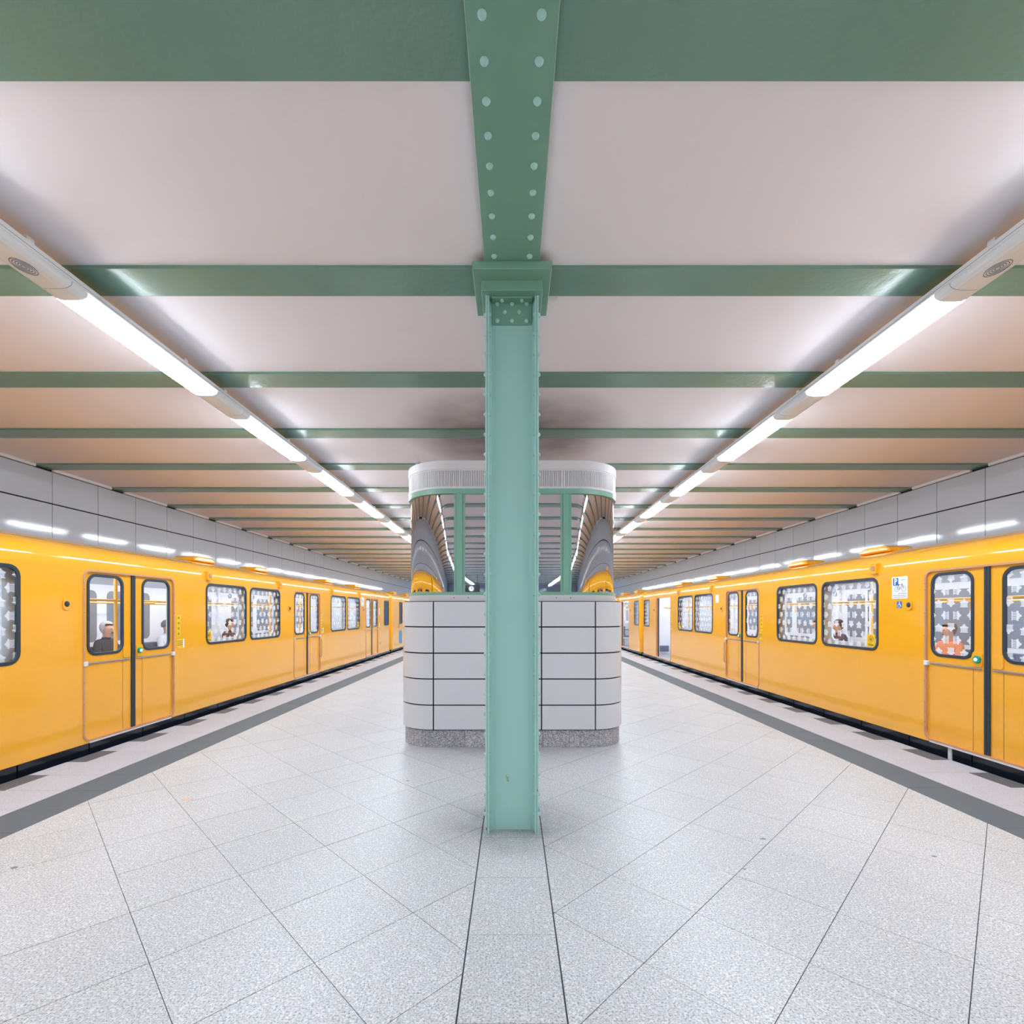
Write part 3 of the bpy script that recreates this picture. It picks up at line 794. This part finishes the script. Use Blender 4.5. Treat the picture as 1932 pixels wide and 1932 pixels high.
        obj('interior_ceiling', B().prism([(4.64, 2.06), (4.64, 1.985), (4.9, 2.06), (5.2, 2.12), (6.5, 2.12), (6.8, 2.06), (7.1, 1.985), (7.1, 2.2), (4.64, 2.10)], 'y', ya, yb), M['inner_white'], root)
        for tt in (T0+.16, T1-.16):
            a, b_ = sorted((Y(tt), Y(tt)+.02)); ew = obj('end_wall', B().box(4.64, 7.1, a, b_, .1, 2.15), M['inner_white'], root)
            yy = Y(tt-math.copysign(.02, tt))
            a, b_ = sorted((yy, yy+.012)); obj('vent_grille', B().box(5.05, 5.42, a-.01, b_+.01, .16, .36), M['seat'], ew)
        lm = B()
        tt = T0+.5
        while tt < T1-1.4:
            a, b_ = sorted((Y(tt), Y(tt+1.15))); lm.box(5.25, 5.45, a, b_, 2.10, 2.118).box(6.3, 6.5, a, b_, 2.10, 2.118); tt += 1.25
        lo = obj('interior_lamp', lm, M['carlamp'], root)
        for it in items:
            if it[0] == 'd':
                for a, b_ in ((it[1]+.1, it[1]+.62), (it[2]-.62, it[2]-.1)):
                    obj('far_window', B().prism(rr(a, b_, 1.0, 1.88, .1), 'x', XO-.004, XO+.001), M['far_glass'], root)
                obj('door_seam', B().box(XO-.004, XO, Y((it[1]+it[2])/2)-.012, Y((it[1]+it[2])/2)+.012, .11, 1.95), M['rubber'], root)
            elif it[0] == 'w':
                obj('far_window', B().prism(rr(it[1]+.05, it[2]-.05, 1.0, 1.88, .1), 'x', XO-.004, XO+.001), M['far_glass'], root)
        # benches between the doors on both sides
        spans = [(DW+.14, 5.09-DW-.14), (5.09+DW+.14, doors[2]-DW-.14), (-3.0, -DW-.14)]
        for a, b_ in spans:
            A, Bb = sorted((Y(a), Y(b_)))
            for (xa, xb, bx0, bx1) in ((6.62, 7.08, 6.98, 7.07), (4.69, 5.12, 4.69, 4.77)):
                bb = obj('bench_shell', B().box(xa, xb, A, Bb, .40, .47).box(xa+.05, xb-.12, A+.05, Bb-.05, .105, .40), M['seat_shell'], root, bevel=.01)
                obj('bench_cushion', B().box(xa+.02, xb-.01, A+.02, Bb-.02, .47, .53).box(bx0, bx1, A+.02, Bb-.02, .53, .93), M['seat'], bb, bevel=.015)
        # glass-topped draught screens and yellow poles beside the doors
        for q in doors[:(2 if cab else 3)]:
            for e in (q-DW-.1, q+DW+.1):
                yy = Y(e)
                obj('draught_screen', B().prism([(6.60, .105), (7.09, .105), (7.09, 1.98), (7.04, 1.98), (7.03, 1.5), (7.01, 1.1), (6.94, .92), (6.6, .85)], 'y', yy-.012, yy+.012), M['inner_white'], root, bevel=.004)
                obj('grab_pole', B().tube([(6.57, yy, .105), (6.57, yy, 2.1)], .019, 10), M['pole'], root, smooth=60)
                yp = Y(e-math.copysign(.33, e-q)); obj('grab_pole', B().tube([(5.17, yp, .105), (5.17, yp, 2.1)], .021, 10), M['pole'], root, smooth=60)
                obj('grab_pole', B().tube([(5.17, yy, 1.5), (5.17, yy+.0, 1.63), (4.9, yy, 1.63)], .013, 8), M['pole'], root, smooth=60)
        a, b_ = sorted((Y(T0+.5), Y(T1-.5)))
        for xx in (5.17, 6.57):
            rl = obj('grab_rail', B().tube([(xx, a, 1.66), (xx, b_, 1.66)], .015, 8), M['pole'], root, smooth=60)
        tt = T0+.9; 
        while tt < T1-1:
            for xx in (5.45,):
                yy = Y(tt)
                stp = B().box(xx-.006, xx+.006, yy-.012, yy+.012, 1.86, 2.1)
                ringo = [(yy+.045*math.cos(2*PI*k/16), 1.82+.045*math.sin(2*PI*k/16)) for k in range(16)]
                ringi = [(yy+.032*math.cos(2*PI*k/16), 1.82+.032*math.sin(2*PI*k/16)) for k in range(16)]
                stp.ring(ringo, ringi, 'x', xx-.008, xx+.008)
                obj('hand_strap', stp, M['strapgrey'], root)
            tt += .85
    return root, Y

L1, YL1 = car(-1, 5.98, 1, 'near yellow train car along the left platform edge, doors shut')
R1, YR1 = car(1, 4.765, 1, 'near yellow train car along the right platform edge, far door open, bicycle poster', opened=(2,))
L2, YL2 = car(-1, 18.84+12.55, -1, 'second yellow train car at left, with blue panel, seen just beside the kiosk', cab=True, door3=9.9)
R2, YR2 = car(1, 17.62+12.55, -1, 'second yellow train car at right, behind the end gap, with open door beside the kiosk', opened=(2,))
L0, _ = car(-1, 2.45-12.55, 1, 'yellow train car behind the camera on the left track', full=False)
R0, _ = car(1, 1.25-12.55, 1, 'yellow train car behind the camera on the right track', full=False)

# bicycle poster and wheelchair sign on the right car
def side_print(root, s, name, polys, mat, dx, parent=None):
    mb_ = MB(s)
    for p in polys: mb_.prism(p, 'x', XT-dx, XT)
    return obj(name, mb_, mat, parent or root)
def seg2(p, q, w_):
    a, b_ = Vector(p), Vector(q); n_ = (b_-a).normalized(); n_ = Vector((-n_.y, n_.x))*w_/2
    return [tuple(a+n_), tuple(b_+n_), tuple(b_-n_), tuple(a-n_)]
def circ(mb_, c, r, w_, x0, x1, n=28):
    mb_.ring([(c[0]+r*math.cos(2*PI*k/n), c[1]+r*math.sin(2*PI*k/n)) for k in range(n)], [(c[0]+(r-w_)*math.cos(2*PI*k/n), c[1]+(r-w_)*math.sin(2*PI*k/n)) for k in range(n)], 'x', x0, x1)
def bike_poster(root, s, YA, YZ, z0, z1):
    """YA is the side read first (its left edge)"""
    W_, H_ = YZ-YA, z1-z0; U = lambda u, v: (YA+u*W_, z0+v*H_)
    a, b_ = sorted((YA, YZ))
    po = obj('bicycle_poster', MB(s).prism(rrect(a, b_, z0, z1, .008, 3), 'x', XT-.0015, XT), M['white_film'], root)
    sq = sorted((U(.08, 0)[0], U(.42, 0)[0]))
    obj('blue_square', MB(s).prism(rrect(sq[0], sq[1], U(0, .60)[1], U(0, .94)[1], .003, 1), 'x', XT-.002, XT), M['blue_film'], po)
    pl = MB(s)
    pl.prism([U(.17, .63), U(.17, .92), U(.235, .92), U(.235, .63)], 'x', XT-.003, XT)
    n = 10; oc = [U(.235+.115*math.sin(PI*k/n), .84+.08*math.cos(PI*k/n)) for k in range(n+1)]; ic = [U(.235+.055*math.sin(PI*k/n), .84+.04*math.cos(PI*k/n)) for k in range(n+1)]
    for k in range(n): pl.prism([oc[k], oc[k+1], ic[k+1], ic[k]], 'x', XT-.003, XT)
    obj('letter', pl, M['white_film'], po)
    bk = MB(s); r = .135*W_/1.0; r = abs(r)
    c1, c2 = U(.31, .44), U(.77, .44)
    circ(bk, c1, r, .003, XT-.0025, XT); circ(bk, c2, r, .003, XT-.0025, XT)
    bb_, st, hd = U(.52, .44), U(.44, .63), U(.68, .63)
    for p, q in ((c1, bb_), (bb_, st), (st, hd), (bb_, hd), (c1, st), (c2, hd), (hd, U(.66, .69)), (U(.66, .69), U(.61, .69)), (U(.40, .65), U(.48, .65))):
        bk.prism(seg2(p, q, .004), 'x', XT-.0025, XT)
    obj('bicycle_symbol', bk, M['ink'], po)
    tx = MB(s)
    for (u0, u1, v) in ((.58, .88, .83), (.42, .92, .22), (.06, .92, .135), (.16, .92, .06)):
        u = u0
        while u < u1-.02:
            w_ = min(random.uniform(.06, .14), u1-u); tx.prism([U(u, v), U(u+w_, v), U(u+w_, v+.025), U(u, v+.025)], 'x', XT-.002, XT); u += w_+.03
    stuff(obj('print_line', tx, M['ink_grey'], po))
bike_poster(R1, 1, 5.946, 5.712, 1.665, 1.925)
bike_poster(L1, -1, 14.99, 15.25, 1.70, 1.96)
def wheel_sign(root, s, y0, y1, z0, z1):
    a, b_ = sorted((y0, y1)); W_, H_ = y1-y0, z1-z0; U = lambda u, v: (y0+u*W_, z0+v*H_)
    q = obj('wheelchair_sign', MB(s).prism(rrect(a, b_, z0, z1, .003, 1), 'x', XT-.0015, XT), M['blue_film'], root)
    g1 = MB(s); circ(g1, U(.45, .32), .022, .005, XT-.0022, XT, 16); g1.disc(U(.5, .85), 'x', .008, XT-.0022, XT, 10)
    for p, r in ((U(.5, .78), U(.5, .45)), (U(.5, .45), U(.72, .45)), (U(.72, .45), U(.84, .2)), (U(.5, .62), U(.7, .62))): g1.prism(seg2(p, r, .008), 'x', XT-.0022, XT)
    obj('wheelchair_symbol', g1, M['white_film'], q)
wheel_sign(R1, 1, 5.87, 5.795, 1.555, 1.635)
wheel_sign(L1, -1, 15.1, 15.2, 1.57, 1.66)
# blue panel, handrails and white cable on the second left car; white step mark on the right car
obj('blue_panel', MB(-1).prism(rrect(20.0, 20.55, .27, .77, .01, 2), 'x', XT-.002, XT), M['pale_blue'], L2)
obj('cab_rail', MB(-1).tube([(XT-.002, 19.85, .9), (XT-.03, 19.85, .93), (XT-.03, 19.85, 1.05), (XT-.002, 19.85, 1.08)], .012), M['chrome'], L2)
obj('jumper_cable', MB(-1).tube([(4.75, 18.62, 1.42), (4.72, 18.7, 1.33), (4.70, 18.76, 1.26), (4.7, 18.83, 1.2)], .014), M['white_film'], L1, smooth=60)
obj('step_mark', MB(1).box(XT+.004, XT+.02, 5.15, 5.19, -.16, .085), M['sillwhite'], R1)
num = text_mesh('212', .13, 'car_number'); num.materials.append(M['ink_brown']); po = origin(L1)
for v in num.vertices: x_, y_, z_ = v.co; v.co = Vector((-(XT-.001-z_), 17.15+x_, .40+y_))-po
link('car_number', num, L1)

# ------------------------------------------------------------------ passengers seen through the windows
def person_mesh():
    """seated figure at origin: seat point (0,0,0) on the bench, facing -x"""
    V = []; E = []; R = []
    def nd(p, r, par=None):
        V.append(p); R.append(r if isinstance(r, tuple) else (r, r)); i = len(V)-1
        if par is not None: E.append((par, i))
        return i
    pel = nd((0, 0, .10), (.15, .12)); ab = nd((.02, 0, .25), (.14, .11), pel); ch = nd((.02, 0, .42), (.16, .12), ab); nb = nd((.0, 0, .53), (.07, .07), ch)
    nk = nd((-.02, 0, .58), (.052, .052), nb); hd = nd((-.045, 0, .68), (.078, .092), nk); tp = nd((-.035, 0, .76), (.068, .08), hd)
    nd((-.135, 0, .675), .012, hd)                       # nose
    for s in (-1, 1):
        nd((-.035, s*.083, .68), .012, hd)               # ear
        sh = nd((.01, s*.17, .47), .062, ch); el = nd((-.06, s*.22, .22), .045, sh); wr = nd((-.25, s*.10, .17), .028, el); pm = nd((-.31, s*.06, .165), (.034, .02), wr)
        for q in range(4):
            yk = s*(.06+(q-1.5)*.019); k1 = nd((-.36+abs(q-1.2)*.006, yk-s*.01, .165), .0085, pm); nd((-.395+abs(q-1.2)*.008, yk-s*.02, .148), .0075, k1)
        t1_ = nd((-.32, s*.015, .18), .009, pm); nd((-.345, s*.0, .172), .008, t1_)
        hp = nd((-.06, s*.10, .08), .088, pel); kn = nd((-.45, s*.12, .075), .06, hp); an = nd((-.47, s*.12, -.36), .04, kn); nd((-.60, s*.13, -.41), (.035, .03), an)
    me = bpy.data.meshes.new('person_body'); me.from_pydata(V, E, [])
    o = bpy.data.objects.new('person_body', me); COL.objects.link(o)
    md = o.modifiers.new('skin', 'SKIN'); md.use_smooth_shade = True
    for i, sv in enumerate(me.skin_vertices[0].data): sv.radius = R[i]; sv.use_root = (i == 0)
    sb = o.modifiers.new('sub', 'SUBSURF'); sb.levels = 2
    me2 = bpy.data.meshes.new_from_object(o.evaluated_get(bpy.context.evaluated_depsgraph_get()))
    bpy.data.objects.remove(o)
    me2.materials.clear()
    for _ in range(3): me2.materials.append(M['ink'])
    for p in me2.polygons:
        c = p.center
        if c.z > .565 or (c.x < -.245 and .10 < c.z < .24 and abs(c.y) < .13 and c.x > -.42): p.material_index = 0
        elif c.z > .14: p.material_index = 1
        else: p.material_index = 2
        p.use_smooth = True
    me2.name = 'person_body'
    return me2
PB = person_mesh()
hair = MB()
n = 16
for i in range(7):
    pass
def hair_mesh(long):
    bm = bmesh.new(); bmesh.ops.create_uvsphere(bm, u_segments=18, v_segments=12, radius=1)
    for v in bm.verts:
        x, y, z = v.co
        v.co = (-.018+.098*x+(.012 if x > 0 else 0), .092*y, .735+.10*z*(1.35 if (z < 0 and x > -.1 and long) else 1))
    bmesh.ops.delete(bm, geom=[v for v in bm.verts if (v.co.x < -.075 and v.co.z < .765) or v.co.z < (.60 if long else .67)], context='VERTS')
    for f_ in bm.faces: f_.smooth = True
    me = bpy.data.meshes.new('hair'); bm.to_mesh(me); bm.free(); me.materials.append(M['ink']); return me
HS, HL = hair_mesh(False), hair_mesh(True)
EYE = MB().dome((-.118, .030, .70), (-1, 0, 0), .010, .006, 8).dome((-.118, -.030, .70), (-1, 0, 0), .010, .006, 8).box(-.124, -.11, -.022, .022, .632, .638).mesh('face_features', M['ink'])
skin_m = simple('skin', (214, 168, 146), .5)
def cloth(name, c): return simple(name, c, .85, var=.12, scale=20)
def person(s, y, jacket, trousers, hairc, long, label, lean=0, sc=1.0):
    t = thing('person', label, 'person', (s*6.80, y, .53), 'seated passengers in the trains')
    t.scale = (s, 1, 1)
    o = link('body', PB, t); hj_ = link('hair', HL if long else HS, t); e = link('face_features', EYE, t)
    for i, mt in enumerate((skin_m, cloth('jacket cloth', jacket), cloth('trouser cloth', trousers))):
        o.material_slots[i].link = 'OBJECT'; o.material_slots[i].material = mt
    hj_.material_slots[0].link = 'OBJECT'; hj_.material_slots[0].material = simple('hair', hairc, .7)
    return t
person(-1, 8.3, (58, 66, 78), (52, 56, 70), (214, 200, 192), True, 'seated person in a dark jacket with pale hair behind the nearest left train door')
person(-1, 9.75, (226, 226, 228), (90, 96, 110), (120, 120, 126), False, 'seated person in a white top behind the nearest left door, right leaf')
person(-1, 11.9, (92, 62, 66), (40, 44, 58), (60, 50, 50), True, 'seated person in a maroon jacket behind the first left side window')
person(-1, 12.7, (52, 68, 98), (44, 48, 66), (40, 42, 50), False, 'seated person in a dark blue jacket behind the first left side window')
person(-1, 14.6, (60, 66, 80), (34, 48, 84), (48, 44, 44), False, 'seated person in dark clothes behind the second left side window')
person(1, 7.7, (226, 140, 100), (70, 76, 92), (132, 112, 96), True, 'seated person in orange with brown hair behind the nearest right train door')
person(1, 10.3, (96, 72, 82), (60, 50, 56), (70, 52, 50), True, 'seated person in a dark red top behind the right window with the video sticker')
person(1, 11.0, (216, 220, 228), (58, 48, 54), (92, 68, 60), True, 'seated person in a pale top behind the right window with the video sticker')
person(1, 13.4, (66, 84, 118), (48, 52, 66), (52, 46, 46), False, 'seated person in a blue jacket behind the second right side window')

# station clock hanging behind the camera, seen in the kiosk glass
ck = thing('station_clock', 'round white platform clock hanging behind the camera, mirrored in the kiosk glass', 'clock', (-2.45, -18.8, 2.95))
obj('case', MB().box(-2.95, -1.95, -18.95, -18.75, 2.7, 3.2), M['black'], ck, bevel=.01)
obj('dial', MB().disc((-2.45, 2.95), 'y', .155, -18.75, -18.72, 28), M['clock_face'], ck)
obj('clock_hands', MB().box(-2.46, -2.44, -18.72, -18.715, 2.94, 3.08).box(-2.46, -2.36, -18.72, -18.715, 2.94, 2.96), M['ink'], ck)
obj('hanger', MB().tube([(-2.8, -18.85, 3.2), (-2.8, -18.85, ZC)], .015).tube([(-2.1, -18.85, 3.2), (-2.1, -18.85, ZC)], .015), M['black'], ck)
